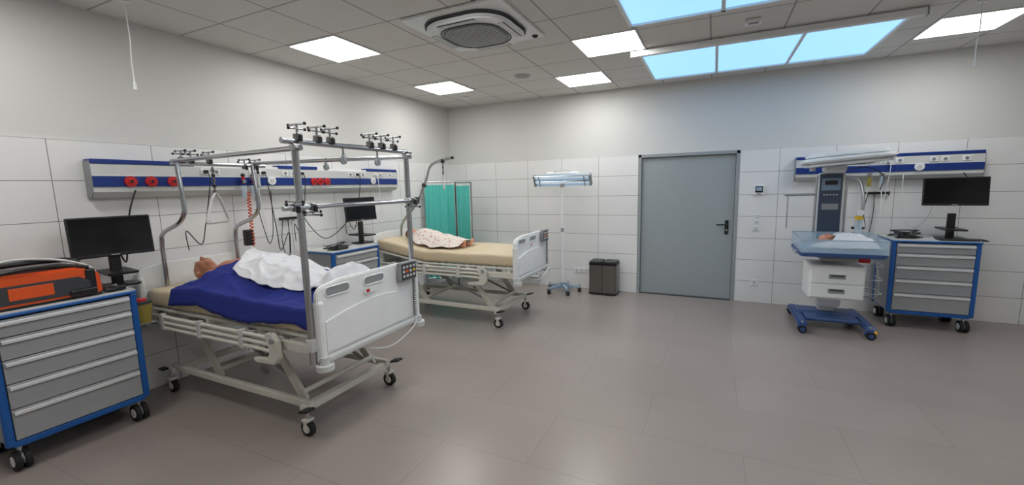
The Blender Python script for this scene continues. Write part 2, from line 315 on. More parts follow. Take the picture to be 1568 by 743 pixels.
o=O(); o.cyl((0,0,0),(0,0,.15),.055,YELLOW,r2=.07,seg=20); o.cyl((0,0,.15),(0,0,.17),.074,DGRAY); o.cyl((0,0,.17),(0,0,.185),.04,RED); o.box((0,-.06,.13),(.1,.012,.03),GRAY); o.box((0,0,-.005),(.1,.13,.008),GRAY)
o.done('sharps_container',(.40,-4.985,.70))
# ---------------------------------------------------------------- hospital beds
def bed(loc,rise):
    o=O(); Y=.38
    for y in(-Y,Y): o.b2((.20,y-.02,.19),(1.90,y+.02,.24),CREAM,.006)
    for x in(.24,1.86): o.b2((x-.03,-Y-.05,.17),(x+.03,Y+.05,.22),CREAM,.006)
    for x in(.224,1.88):
        for y in(-.41,.41): caster(o,x,y,.055,.034,False,CREAM)
    for s in(-1,1):
        o.box((1.93,s*.45,.215),(.09,.07,.018),BLACK,.006,rot=(0,-.25,0)); o.box((.19,s*.45,.215),(.07,.05,.018),BLACK,.006)
    for s in(-1,1):
        for xa,xb in((.78,.46),(1.76,1.42)):
            o.prism([(xa-.05,.22),(xa+.05,.22),(xb+.035,.66),(xb-.035,.66)],'y',s*.33-.012,s*.33+.012,CREAM,.004)
        o.cyl((1.42,s*.3,.62),(1.42,s*.36,.62),.03,GRAY); o.cyl((.46,s*.3,.62),(.46,s*.36,.62),.03,GRAY)
        o.tube([(1.74,s*.28,.26),(.95,s*.28,.56)],.014,GRAY,sm=1)
    o.cyl((1.76,-.34,.26),(1.76,.34,.26),.02,CREAM); o.cyl((.78,-.34,.26),(.78,.34,.26),.02,CREAM)
    o.cyl((1.42,-.34,.62),(1.42,.34,.62),.02,CREAM); o.cyl((.46,-.34,.62),(.46,.34,.62),.02,CREAM)
    o.box((1.1,0,.55),(.5,.14,.1),LGRAY,.02); o.cyl((.7,0,.5),(1.0,0,.55),.025,ALU)
    for s in(-1,1): o.b2((.09,s*.44-.02,.62),(2.12,s*.44+.02,.69),CREAM,.008)
    for x in(.11,.75,1.4,2.1): o.b2((x-.025,-.44,.63),(x+.025,.44,.68),CREAM)
    hb=.85
    def dz(x): return max(0,(hb-x))*rise
    for i in range(17):
        x=.16+i*.12; o.b2((x-.035,-.42,.745+dz(x)),(x+.035,.42,.76+dz(x)),LGRAY,.004)
    for s in(-1,1):
        o.tube([(.12,s*.43,.735+dz(.1)),(hb,s*.43,.735),(2.1,s*.43,.735)],.014,CREAM,sm=1)
        for x in(.14,.9,1.5,2.05): o.b2((x-.02,s*.43-.015,.68),(x+.02,s*.43+.015,.73+dz(x)),CREAM)
    prof=rrect(.90,.14,.035,0,.83,n=4)
    xs=[.10,.115]+[.13+(1.96*i/24) for i in range(25)]+[2.105,2.115]; n=len(prof); vs=[];fs=[]
    for k,x in enumerate(xs):
        sc_=.9 if k in(0,len(xs)-1) else (.97 if k in(1,len(xs)-2) else 1)
        for u,v in prof: vs.append((x,u*(1-(1-sc_)*.25),.83+(v-.83)*sc_+dz(x)+(.004*math.sin(x*9+u*5) if v>.83 else 0)))
    for k in range(len(xs)-1):
        for i in range(n): j=(i+1)%n; fs.append((k*n+i,k*n+j,(k+1)*n+j,(k+1)*n+i))
    o.add(vs,fs,MATT,True); o.add(vs[:n],[tuple(range(n))],MATT); o.add(vs[-n:],[tuple(range(n))],MATT)
    for s in(-1,1):
        yy=s*.50
        for z in(.62,.665,.71): o.tube([(.18,yy,z+.02),(.25,yy,z),(1.62,yy,z),(1.70,yy,z-.02)],.015,CREAM,sm=4)
        o.b2((.15,yy-.02,.60),(.2,yy+.02,.76),CREAM,.012)
        o.prism([(1.66,.74),(1.74,.75),(1.79,.70),(1.79,.58),(1.74,.53),(1.55,.52),(1.52,.55),(1.68,.57),(1.70,.62)],'y',yy-.018,yy+.018,CREAM,.006)
        for x in(.4,.9,1.4): o.b2((x-.02,min(yy,s*.45),.63),(x+.02,max(yy,s*.45),.66),CREAM); o.b2((x-.025,yy-.018,.6),(x+.025,yy+.018,.735),LGRAY,.006)
        o.cyl((1.745,yy-.03*1,.70),(1.745,yy+.03,.70),.02,GRAY)
    for xb,f in((2.15,1),(.058,-1)):
        w=.49
        pts=[]
        zt=1.11 if f==1 else 1.10; z0=.60
        pts+=[(-w+.02,z0),(w-.02,z0),(w,z0+.03),(w,zt-.10)]
        for i in range(7): a=math.pi/2*i/6; pts.append((w-.07+.07*math.cos(a),zt-.09+.07*math.sin(a)))
        pts+=[(w-.2,zt),( -w+.2,zt)]
        for i in range(7): a=math.pi/2+math.pi/2*i/6; pts.append((-w+.07+.07*math.cos(a),zt-.09+.07*math.sin(a)))
        pts+=[(-w,z0+.03)]
        o.prism(pts,'x',xb-.02,xb+.02,WHITE,.008)
        sx=xb+f*.02; t=.012 if f==1 else .004
        low=[(-.45,.66),(.45,.66),(.45,.86)]+[(.45-.9*i/10,.86+.06*math.sin(math.pi*i/10)) for i in range(1,10)]+[(-.45,.86)]
        o.prism(low,'x',min(sx,sx+f*t),max(sx,sx+f*t),WHITE,.0015)
        for y in(-.33,.0) if f==1 else (-.3,.3):
            o.prism(rrect(.19,.05,.022,y,zt-.065),'x',min(sx-f*.002,sx+f*.003),max(sx-f*.002,sx+f*.003),GRAY)
            o.tube([(sx+f*.002,a,b) for a,b in rrect(.20,.06,.027,y,zt-.065,n=4)],.005,WHITE,seg=6,sm=1,closed=True)
        o.box((xb+(.012 if f==1 else 0),0,.615),(.06,.92,.05),LGRAY,.015)
        for s in(-1,1):
            o.box((xb,s*.47,.80),(.065,.05,.40),WHITE,.02); xx=xb+(.02 if f==1 else .03)
            o.cyl((xx,s*.47,.555),(xx,s*.47,.59),.055,LGRAY,seg=20); o.cyl((xx,s*.47,.585),(xx,s*.47,.64),.03,LGRAY)
            o.b2((min(xb,xb-f*.1),s*.40-.02,.64),(max(xb,xb-f*.1),s*.40+.02,.68),CREAM)
    o.box((2.20,.33,1.045),(.035,.20,.15),GRAY,.01); o.box((2.219,.33,1.045),(.004,.17,.125),DGRAY,.001)
    for i in range(4):
        for j in range(3): o.box((2.222,.27+.04*i,1.01+.035*j),(.004,.024,.02),[LGRAY,GOLD,ORANGE][(i+j)%3] if (i*j)%2 else LGRAY,.002)
    o.tube([(2.205+.012*math.cos(t*1.1),.40+.012*math.sin(t*1.1),.97-.0028*t) for t in range(0,110)],.0035,DGRAY,seg=6,sm=1)
    o.tube([(2.2,.40,.66),(2.23,.35,.60),(2.22,.1,.52),(2.15,-.1,.56),(2.05,-.15,.62)],.006,LGRAY,seg=8)
    o.box((2.185,-.05,.98),(.004,.12,.035),WHITE); o.box((2.188,-.08,.98),(.003,.03,.02),RED)
    return o.done('hospital_bed',loc)
bed((0.02,-4.36,0),0.0); bed((.22,-1.86,0),.16)
# ---------------------------------------------------------------- traction frame on bed
o=O(); r=.018; FX=2.13
def post(y):
    o.tube([(.14,y,.76),(.14,y,1.05),(.14,y,1.27),(.19,y,1.36),(.42,y,1.44),(.52,y,1.52),(.53,y,1.62),(.50,y,1.95)],r,CHROME,seg=14)
post(-4.67); post(-4.05)
for y in(-4.865,-3.855):
    o.cyl((FX,y,.60),(FX,y,1.96),r+.003,CHROME); o.sph((FX,y,1.965),r+.006,BLACK,12); o.box((FX,y,.72),(.055,.05,.09),LGRAY,.01); o.box((FX,y,1.585),(.05,.05,.05),ALU,.008)
    o.box((FX,y,1.94),(.048,.048,.045),ALU,.008)
for a,b in(((-4.67),(-4.865)),((-4.05),(-3.855))): o.cyl((.44,a,1.945),(FX+.05,b,1.935),r-.002,CHROME)
o.cyl((.50,-4.72,1.925),(.50,-3.93,1.925),r-.002,CHROME); o.cyl((FX,-4.95,1.975),(FX,-3.80,1.975),r,CHROME); o.cyl((FX+.03,-5.0,1.585),(FX+.03,-3.80,1.585),r-.003,CHROME)
def clamp(x,y,z,up=1,k=1.0):
    o.box((x,y,z),(.042,.036,.046),STEEL,.008); o.cyl((x,y,z),(x,y,z+.075*up),.007,CHROME); o.cyl((x-.07*k,y,z+.07*up),(x+.07*k,y,z+.07*up),.006,CHROME)
    o.cyl((x,y-.055,z+.045*up),(x,y+.055,z+.045*up),.005,CHROME)
    for q in((x-.07*k,y,z+.07*up),(x+.07*k,y,z+.07*up),(x,y-.055,z+.045*up),(x,y+.055,z+.045*up)): o.sph(q,.010,BLACK,10)
    o.box((x+.026,y,z-.01),(.02,.022,.04),BLACK,.005)
for y in(-4.84,-4.70,-4.60,-4.25,-4.13,-4.0): clamp(FX,y,2.005)
for y in(-4.63,-4.56,-4.42): clamp(.5,y,1.955)
for y in(-4.02,-4.12): clamp(.5,y,1.915,.9)
for y in(-4.92,-4.80,-3.84): clamp(FX+.03,y,1.585,-.7 if y>-4.9 else .5)
for x,y in((FX,-4.5),(FX,-4.18),(1.35,-3.96)):
    o.cyl((x,y,1.96),(x,y,1.91),.007,CHROME); o.cyl((x-.008,y,1.88),(x+.008,y,1.88),.026,GRAY,seg=20); o.box((x,y,1.895),(.026,.012,.045),ALU)
o.done('orthopedic_traction_frame')
def trapeze(loc,rz,L=.22,w=.26,h=.24):
    o=O(); o.tube([(0,0,0),(0,0,-L)],.008,STEEL,sm=1)
    for i in range(5): o.box((0,0,-.03-i*L/5),(.022,.022,.025),BLACK if i%2 else STEEL,.004)
    o.tube([(0,0,-L),(0,w/2-.02,-L-h+.03),(0,w/2-.03,-L-h),(0,0,-L-h),(0,-w/2+.03,-L-h),(0,-w/2+.02,-L-h+.03)],.011,LGRAY,sm=3,closed=True)
    o.tube([(0,-w/2+.04,-L-h),(0,w/2-.04,-L-h)],.015,LGRAY,sm=1)
    return o.done('trapeze_handle',loc,rz)
trapeze((.5,-4.40,1.905),math.radians(25),.22,.30,.25); trapeze((.5,-4.0,1.905),math.radians(50),.05,.10,.12)
o=O(); o.tube([(.36,-1.86,.80),(.36,-1.86,1.10),(.43,-1.86,1.25),(.68,-1.86,1.50),(.84,-1.86,1.80),(.90,-1.86,1.95),(1.0,-1.86,2.02),(1.26,-1.86,2.07)],.018,CHROME,seg=12)
o.sph((1.27,-1.86,2.07),.022,BLACK); o.box((1.12,-1.86,2.03),(.04,.04,.05),BLACK,.006); o.box((.8,-1.86,1.72),(.05,.05,.05),DGRAY,.006); o.box((.70,-1.90,1.52),(.05,.05,.09),DGRAY,.006)
o.done('patient_lifting_pole')
trapeze((1.12,-1.86,2.01),math.radians(35),.16,.22,.18)
# ---------------------------------------------------------------- bodies
def body(parts,voxel,m,name,parent,smooth=6):
    o=O()
    for p in parts:
        if p[0]=='e': o.sph(p[1],p[2],m,24,rot=p[3] if len(p)>3 else None)
        else:
            _,a,ra,b,rb=p; o.cyl(a,b,ra,m,r2=rb,seg=20); o.sph(a,ra,m,20); o.sph(b,rb,m,20)
    ob=o.done(name,parent=parent)
    bm=bmesh.new(); bm.from_mesh(ob.data); bmesh.ops.remove_doubles(bm,verts=bm.verts,dist=1e-6); bmesh.ops.recalc_face_normals(bm,faces=bm.faces); bm.to_mesh(ob.data); bm.free()
    r=ob.modifiers.new('union','REMESH'); r.mode='VOXEL'; r.voxel_size=voxel; r.use_smooth_shade=True
    s=ob.modifiers.new('soft','SMOOTH'); s.factor=.5; s.iterations=smooth
    return ob
def headparts(c,k,tilt,roll=0):
    R=Matrix.Translation(c)@Matrix.Rotation(roll,4,'X')@Matrix.Rotation(tilt,4,'Y')
    def P(*v): return tuple(R@Vector([a*k for a in v]))
    q=(Matrix.Rotation(roll,3,'X')@Matrix.Rotation(tilt,3,'Y')).to_euler()
    E=lambda c,r:('e',P(*c),tuple(a*k for a in r),tuple(q))
    L=[E((-.01,0,-.005),(.098,.077,.095)),E((.055,0,.02),(.072,.058,.07)),E((.105,0,.048),(.028,.03,.028)),E((-.012,0,.07),(.03,.055,.025)),
       ('c',P(.005,0,.086),.009*k,P(.045,0,.112),.013*k),E((.05,0,.098),(.012,.018,.012)),E((.045,.034,.066),(.03,.024,.024)),E((.045,-.034,.066),(.03,.024,.024)),
       E((.015,.031,.076),(.013,.017,.012)),E((.015,-.031,.076),(.013,.017,.012)),E((.076,0,.083),(.008,.024,.012)),E((.088,0,.080),(.008,.02,.012)),
       E((.02,.080,-.005),(.032,.011,.021)),E((.02,-.080,-.005),(.032,.011,.021))]
    return L,P
man=empty('patient_manikin',(.02,-4.40,.90))
hp,P=headparts((.32,-.06,.105),1.04,math.radians(-16),math.radians(14))
parts=hp+[('c',(.42,-.045,.095),.055,(.58,0,.11),.062),
 ('e',(.76,0,.118),(.23,.175,.110)),('e',(.70,.08,.145),(.11,.085,.075)),('e',(.70,-.08,.145),(.11,.085,.075)),('e',(.62,0,.11),(.09,.19,.072)),('e',(1.0,0,.105),(.2,.15,.10)),('e',(1.16,0,.10),(.15,.17,.10)),
 ('c',(.64,.20,.10),.058,(.93,.26,.06),.042),('c',(.93,.26,.06),.041,(1.17,.25,.045),.027),('c',(.64,-.20,.10),.058,(.93,-.26,.06),.042),('c',(.93,-.26,.06),.041,(1.17,-.25,.045),.027),
 ('c',(1.18,.10,.10),.085,(1.56,.12,.075),.055),('c',(1.56,.12,.075),.055,(1.92,.12,.05),.034),('c',(1.18,-.10,.10),.085,(1.56,-.12,.075),.055),('c',(1.56,-.12,.075),.055,(1.92,-.12,.05),.034),
 ('c',(1.93,.12,.04),.036,(1.98,.15,.18),.022),('c',(1.93,-.12,.04),.036,(1.98,-.15,.18),.022)]
for s in(-1,1):
    parts.append(('e',(1.22,s*.25,.042),(.045,.038,.016)))
    for i,(dy,l) in enumerate(((-.03,.055),(-.01,.07),(.01,.065),(.03,.05))):
        parts.append(('c',(1.25,s*.25+dy,.042),.009,(1.25+l,s*.25+dy*1.2,.03),.008))
    parts.append(('c',(1.20,s*.25-s*.03,.045),.011,(1.25,s*.25-s*.065,.035),.009))
body(parts,.0065,SKIN,'body',man,4)
o=O()
for s in(-1,1):
    o.tube([P(.014,s*.031-.015,.0885),P(.019,s*.031,.0895),P(.014,s*.031+.015,.0885)],.0018,LIP,seg=6); o.tube([P(-.012,s*.031-.018,.093),P(-.017,s*.031,.096),P(-.012,s*.031+.018,.09)],.003,BROW,seg=6)
o.tube([P(.082,-.022,.091),P(.082,0,.0965),P(.082,.022,.091)],.0028,LIP,seg=6); o.done('face_details',parent=man)
def interp(t,x):
    if x<=t[0][0]: return t[0][1]
    for (a,b),(c,d) in zip(t,t[1:]):
        if x<=c: k=(x-a)/(c-a); k=k*k*(3-2*k); return b+(d-b)*k
    return t[-1][1]
hT=[(.40,.0),(.50,.07),(.58,.15),(.65,.19),(.75,.235),(.9,.218),(1.1,.205),(1.3,.19),(1.55,.145),(1.8,.11),(1.9,.16),(1.98,.205),(2.06,.10),(2.12,.02)]
wT=[(.5,.30),(.9,.33),(1.15,.31),(1.5,.23),(1.9,.22),(2.1,.22)]
def cover(x,y,lift,amp,seed,rk=.7):
    d=abs(y)/interp(wT,x); z=interp(hT,x)*math.exp(-.9*d**3)
    n=noise.noise(Vector((x*5+seed,y*7,seed)))+.5*noise.noise(Vector((x*13,y*16+seed,seed)))+.24*math.sin((x+y*.6)*24+3*noise.noise(Vector((x*2,y*3,seed))))
    rg=1-abs(noise.noise(Vector((x*3+y*4,y*3-x*2,seed*2))))*2; rg2=1-abs(noise.noise(Vector((x*6-y*5,y*7+x*3,seed*3))))*2.4
    z+=lift+amp*(.5+n+rk*max(0,rg)**3+.5*rk*max(0,rg2)**3)
    e=abs(y-.04)
    if e>.452: z-=(e-.452)*5
    return z
def sheet(name,fn,nu,nv,m,loc,th=.006):
    o=O(); o.grid(fn,nu,nv,m); ob=o.done(name,loc)
    s=ob.modifiers.new('thickness','SOLIDIFY'); s.thickness=th; s.offset=1; return ob
def blue(u,v):
    y=-.438+.68*v+.004*math.sin(u*9)*(1-v)
    x0=interp([(-.44,.46),(-.38,.47),(-.32,.58),(-.25,.78),(-.10,.92),(.24,1.0)],y)+.012*math.sin(v*31); x=x0+(2.07-x0)*u
    return (x,y,cover(x,y,.010,.012,3.1,.9))
sheet('blue_bed_sheet',blue,170,120,BCLOTH,(.02,-4.40,.90))
def whites(u,v):
    y=(-.21-.05*math.sin(u*5+.6)-.09*u)+(.66+.05*math.sin(u*5+.6)+.09*u)*v
    x0=.84+.14*max(0,-y/.2)+.02*math.sin(v*15)-.10*max(0,y/.4); x=x0+(2.095-x0)*u
    return (x,y,cover(x,y,.030,.018,8.3,1.3))
sheet('white_bed_sheet',whites,170,120,WCLOTH,(.02,-4.40,.90))
# child manikin
rise=.16
ch=empty('child_manikin',(.22,-1.90,.90))
def zz(x): return max(0,.85-x)*rise
hp,P2=headparts((.36,0,.075+zz(.36)),.72,math.radians(-4),math.radians(16))
body(hp+[('c',(.42,0,.07+zz(.42)),.038,(.50,0,.08+zz(.5)),.04),('e',(.60,0,.075+zz(.6)),(.13,.11,.075)),('e',(.76,0,.065+.015),(.12,.095,.065)),
 ('c',(.52,.10,.07+zz(.52)),.036,(.68,.17,.045+.02),.026),('c',(.68,.17,.05+.02),.025,(.82,.18,.03),.018),('c',(.52,-.10,.07+zz(.52)),.036,(.68,-.17,.045+.02),.026),('c',(.68,-.17,.05+.02),.025,(.82,-.18,.03),.018),
 ('e',(.85,.18,.028),(.03,.02,.012)),('e',(.85,-.18,.028),(.03,.02,.012)),
 ('c',(.84,.06,.06),.05,(1.05,.08,.045),.034),('c',(1.05,.08,.045),.034,(1.25,.08,.032),.022),('c',(.84,-.06,.06),.05,(1.05,-.08,.045),.034),('c',(1.05,-.08,.045),.034,(1.25,-.08,.032),.022),
 ('c',(1.26,.08,.03),.022,(1.28,.10,.10),.014),('c',(1.26,-.08,.03),.022,(1.28,-.10,.10),.014)]+[('c',(.87,s*.18+dy,.028),.006,(.905,s*.18+dy*1.2,.022),.005) for s in(-1,1) for dy in(-.016,-.006,.006,.016)],.006,SKINL,'body',ch,4)
o=O(); o.sph((.335,0,.068+zz(.34)),(.078,.061,.066),mat('child_hair',(96,66,48),.8),20,rot=(0,-.1,0))
for s in(-1,1): o.tube([P2(.014,s*.031-.015,.0895),P2(.019,s*.031,.0905),P2(.014,s*.031+.015,.0895)],.0018,LIP,seg=6)
o.tube([P2(.082,-.02,.092),P2(.082,0,.097),P2(.082,.02,.092)],.0024,LIP,seg=6); o.done('face_details',parent=ch)
hC=[(.46,.12),(.58,.165),(.75,.155),(.9,.14),(1.05,.11),(1.2,.075),(1.36,.05)]
def gown(u,v):
    x=.48+.78*u; y=(-.24-.05*math.sin(u*3)+.02*math.sin(u*20))+(.50+.04*u)*v
    d=abs(y)/.20; z=interp(hC,x)*math.exp(-.9*d**3)+zz(x)+.018+.010*noise.noise(Vector((x*9,y*11,2)))+.004
    return (x,y,z)
sheet('patterned_hospital_gown',gown,80,60,GOWN,(.22,-1.90,.90),.004)
# ---------------------------------------------------------------- folding privacy screen
o=O()
def frame(a,b,z0,z1):
    a=Vector(a);b=Vector(b)
    for p in(a,b): o.cyl((p.x,p.y,.05),(p.x,p.y,z1),.013,CHROME); o.cyl((p.x,p.y,0),(p.x,p.y,.05),.02,RUBBER)
    o.cyl((a.x,a.y,z1),(b.x,b.y,z1),.012,CHROME); o.cyl((a.x,a.y,z0),(b.x,b.y,z0),.010,CHROME)
    d=(b-a); L=d.length; d.normalize(); n=Vector((-d.y,d.x,0))
    def f(u,v):
        p=a+d*(.02+(L-.04)*u)+n*(.016*math.sin(u*L*62+.8*math.sin(v*2))*(.5+.5*v)+.01*math.sin(u*17)); return (p.x,p.y,z0-.02+(z1-.05-(z0-.02))*(1-v))
    o.grid(f,110,14,TURQ)
    for i in range(7): p=a+d*(L*(i+.5)/7); o.cyl((p.x,p.y,z1-.055),(p.x,p.y,z1+.015),.006,WHITE)
frame((.10,-.95,0),(.50,-.62,0),.18,1.78); frame((.50,-.62,0),(.86,-.72,0),.18,1.76)
o.done('folding_privacy_screen')
o=O()
for i in range(24): o.box((.02+i*.035,-.045,.40),(.022,.05,.52),WHITE,.008)
o.b2((0,-.085,.14),(.85,-.02,.17),WHITE,.006); o.b2((0,-.09,.64),(.85,-.015,.675),WHITE,.006); o.b2((0,-.085,.15),(.012,-.02,.66),WHITE); o.b2((.84,-.085,.15),(.852,-.02,.66),WHITE)
o.cyl((.1,-.02,.55),(.1,.0,.55),.02,GRAY); o.cyl((.75,-.02,.55),(.75,.0,.55),.02,GRAY); o.cyl((.88,-.05,.18),(.88,-.05,.0),.01,WHITE); o.cyl((.85,-.05,.18),(.9,-.05,.18),.014,CHROME); o.done('wall_radiator',(.90,-.012,0))
# ---------------------------------------------------------------- lamp on stand
o=O()
for i in range(5):
    a=2*math.pi*i/5+.3; c,s=math.cos(a),math.sin(a)
    o.M=Matrix.Rotation(a,4,'Z'); o.prism([(.0,.075),(.27,.07),(.28,.095),(.03,.13),(0,.13)],'y',-.02,.02,LIGHTBLUE,.005); o.M=Matrix.Identity(4)
    caster(o,.26*c,.26*s,.028,.02,False,DGRAY)
o.cyl((0,0,.08),(0,0,.16),.045,LIGHTBLUE); o.cyl((0,0,.14),(0,0,1.0),.018,WHITE); o.cyl((0,0,1.0),(0,0,1.66),.013,WHITE); o.cyl((0,0,.96),(0,0,1.02),.024,GRAY)
o.box((0,0,1.68),(.06,.06,.05),GRAY,.01)
o.M=Matrix.Translation((0,0,1.76))@Matrix.Rotation(math.radians(28),4,'X')
o.box((0,.03,.0),(.90,.03,.17),HOOD,.012)
for zc in(-.045,.045):
    o.prism([(.03,zc-.04),(-.03,zc-.042),(-.035,zc-.036),(.02,zc-.01),(.02,zc+.01),(-.035,zc+.036),(-.03,zc+.042),(.03,zc+.04)],'x',-.43,.43,MIRROR)
    o.cyl((-.43,-.012,zc),(.43,-.012,zc),.013,mat('uv_tube_glass',(225,238,250),.15,em=.35),seg=14)
for s in(-1,1): o.box((s*.445,-.002,0),(.03,.085,.185),GRAY,.01); o.box((s*.36,-.045,0),(.015,.012,.18),ALU,.003)
o.box((0,.05,.08),(.5,.05,.05),HOOD,.01); o.tube([(-.12,.05,.1),(-.1,.05,.13),(.1,.05,.13),(.12,.05,.1)],.008,LGRAY)
o.M=Matrix.Identity(4); o.tube([(0,.02,1.66),(.03,.04,1.2),(.02,.03,.7),(.05,.06,.2),(.14,.2,.02)],.005,WHITE,seg=6)
o.done('uv_lamp_on_stand',(2.27,-.36,0))
o=O()
o.prism(rrect(.42,.28,.04),'z',.02,.46,BINM,.004); o.prism(rrect(.43,.29,.045),'z',0,.03,BLACK,.004); o.prism(rrect(.43,.29,.045),'z',.455,.49,BLACK,.006)
for s in(-1,1): o.prism(rrect(.20,.27,.03,s*.105,0),'z',.488,.515,DGRAY,.008); o.box((s*.105,-.15,.025),(.12,.05,.016),BLACK,.005)
o.b2((-.004,-.142,.03),(.004,-.138,.455),BLACK); o.done('double_pedal_waste_bin',(2.89,-.20,0))
def wallbox(name,x,z,items,w=.08,h=.08,kind='socket'):
    o=O()
    for i in range(items):
        dx=(i*w if kind!='vswitch' else 0); dz_=(0 if kind!='vswitch' else -i*h)
        o.box((dx,-.006,dz_),(w-.002,.012,h-.002),WHITE,.004)
        if kind=='socket': o.cyl((dx,-.012,dz_),(dx,-.0135,dz_),.022,LGRAY,seg=18); o.cyl((dx-.008,-.0135,dz_),(dx-.008,-.0145,dz_),.003,DGRAY,seg=8); o.cyl((dx+.008,-.0135,dz_),(dx+.008,-.0145,dz_),.003,DGRAY,seg=8)
        else: o.box((dx,-.013,dz_),(w*.6,.006,h*.6),LGRAY,.002)
    return o.done(name,(x,-.012,z))
wallbox('power_socket',2.40,.30,3); wallbox('power_socket',4.93,.285,1,.09,.09); wallbox('light_switch',4.92,1.20,3,.08,.08,'vswitch')
o=O(); o.box((0,-.012,0),(.13,.024,.13),WHITE,.006); o.box((0,-.025,.005),(.09,.003,.085),SCREEN,.002); o.box((0,-.027,.01),(.07,.001,.05),LIGHTBLUE); o.box((0,-.026,-.05),(.05,.003,.01),GRAY); o.done('wall_thermostat',(4.93,-.012,1.56))
o=O()
for dy,c in((0,RED),(.10,ORANGE)): o.cyl((.11,dy,.0),(.17,dy,.0),.018,CHROME); o.cyl((.15,dy,-.02),(.15,dy,.05),.014,c); o.cyl((.15,dy,-.16),(.15,dy,-.04),.022,CLEAR); o.sph((.15,dy,.06),.02,BLACK)
o.tube([(.16+.016*math.cos(t*.9),.03+.016*math.sin(t*.9),-.1-.0046*t) for t in range(0,120)],.0055,HOSE,seg=6,sm=1)
o.tube([(.15,.1,-.16),(.16,.16,-.5),(.14,.22,-.65),(.13,.28,-.5),(.12,.3,-.1)],.004,BLACK,seg=6)
o.box((.14,.0,-.56),(.06,.08,.16),BLACK,.01)
o.done('oxygen_flowmeter_with_hose',(.012,-3.93,1.79))
o=O()
for dx in(0,.12): o.cyl((dx,-.11,0),(dx,-.17,0),.018,CHROME); o.cyl((dx,-.15,-.14),(dx,-.15,-.03),.022,CLEAR if dx else YELLOW); o.cyl((dx,-.15,-.03),(dx,-.15,.03),.014,LGRAY if dx else CHROME)
o.tube([(0,-.15,-.14),(-.05,-.2,-.5),(.06,-.22,-.75),(.12,-.2,-.5),(.12,-.15,-.14)],.005,WHITE,seg=6); o.done('oxygen_flowmeter_with_hose',(6.06,-.012,1.72))
def hookrail(loc,rz):
    o=O(); o.box((0,-.03,0),(.24,.012,.03),BLACK,.003); o.box((0,-.014,0),(.05,.026,.03),DGRAY)
    for x in(-.1,-.035,.035,.1): o.tube([(x,-.036,0),(x,-.06,-.03),(x,-.075,.0),(x,-.075,.02)],.004,BLACK,seg=6)
    o.tube([(-.1,-.06,-.03),(-.12,-.05,-.25),(-.06,-.05,-.5),(-.03,-.05,-.25),(-.035,-.06,-.03)],.004,BLACK,seg=6); o.done('wall_hook_rail',loc,rz)
hookrail((6.18,-.012,1.50),0); hookrail((.012,-3.38,1.38),math.pi/2)
# ---------------------------------------------------------------- infant warmer
o=O()
for s in(-1,1): o.prism([(-.40,.07),(.40,.07),(.41,.10),(.34,.135),(-.34,.135),(-.41,.10)],'x',s*.30-.045,s*.30+.045,WARMB,.015)
o.box((0,.12,.125),(.62,.26,.07),WARMB,.025); o.box((0,-.08,.12),(.5,.26,.05),WARMB,.02)
for x in(-.30,.30):
    for y in(-.37,.37): caster(o,x,y,.042,.026,True,DGRAY if y>0 else WARMB)
o.cyl((.33,-.40,.09),(.33,-.44,.09),.012,GOLD); o.box((0,.14,.45),(.16,.12,.62),LGRAY,.02); o.box((0,.12,.30),(.24,.2,.18),WHITE,.03)
o.box((0,.30,1.28),(.26,.09,.95),WHITE,.02); o.box((-.01,.25,1.33),(.22,.02,.82),SLATE,.008); o.box((0,.22,.85),(.3,.2,.12),WARMB,.02)
o.box((-.01,.238,1.62),(.18,.006,.14),mat('display_panel',(120,140,160),.3),.002); o.box((-.01,.234,1.64),(.12,.004,.05),BLACK,.001)
for i in range(5): o.box((-.07+.03*i,.236,1.50),(.018,.006,.014),LGRAY,.002)
o.box((-.01,.236,1.36),(.16,.006,.07),GRAY,.002)
for s in(-1,1): o.cyl((s*.145,.28,.85),(s*.145,.28,1.72),.012,ALU)
o.box((0,.2,1.80),(.20,.22,.10),WHITE,.03)
o.M=Matrix.Translation((.06,-.02,1.865))@Matrix.Rotation(math.radians(-4),4,'Y')
def ell(a,b,n=36): return [(a*math.copysign(abs(math.cos(2*math.pi*i/n))**.7,math.cos(2*math.pi*i/n)),b*math.copysign(abs(math.sin(2*math.pi*i/n))**.7,math.sin(2*math.pi*i/n))) for i in range(n)]
o.prism(ell(.42,.26),'z',.008,.060,HOOD,.018); o.prism(ell(.37,.22),'z',.05,.115,HOOD,.022); o.prism(ell(.405,.245),'z',.002,.012,GRAY); o.prism(ell(.39,.23),'z',-.03,.004,HOOD,.010); o.prism(ell(.25,.10),'z',-.038,-.028,GRAY,.004)
for i in range(9): o.box((-.2+.05*i,0,-.04),(.008,.15,.006),LGRAY)
o.cyl((-.3,.05,-.02),(-.3,.05,-.07),.03,LGRAY)
o.M=Matrix.Identity(4)
o.box((0,-.12,.84),(.34,.40,.08),GRAY,.03); o.box((0,.12,.78),(.16,.2,.1),LGRAY,.02)
o.M=Matrix.Translation((0,-.12,.905))@Matrix.Rotation(math.radians(2),4,'X')
o.prism(rrect(.76,.66,.07),'z',-.03,.012,WARMB,.010); o.prism(rrect(.68,.58,.05),'z',.01,.035,PADB,.01)
for a,b in(((-.37,-.32,.01),(.37,-.312,.15)),((-.37,-.32,.01),(-.362,.32,.15)),((.362,-.32,.01),(.37,.32,.15)),((-.37,.312,.01),(.37,.32,.15))): o.b2(a,b,CLEAR,.003)
o.tube([(x,y,.152) for x,y in rrect(.735,.635,.015,n=2)],.005,LIGHTBLUE,closed=True,sm=1,seg=6)
for s in(-1,1): o.box((s*.39,-.1,-.01),(.03,.2,.03),GRAY,.008)
o.M=Matrix.Identity(4)
o.b2((-.25,-.26,.37),(.25,.12,.75),WHITE,.02)
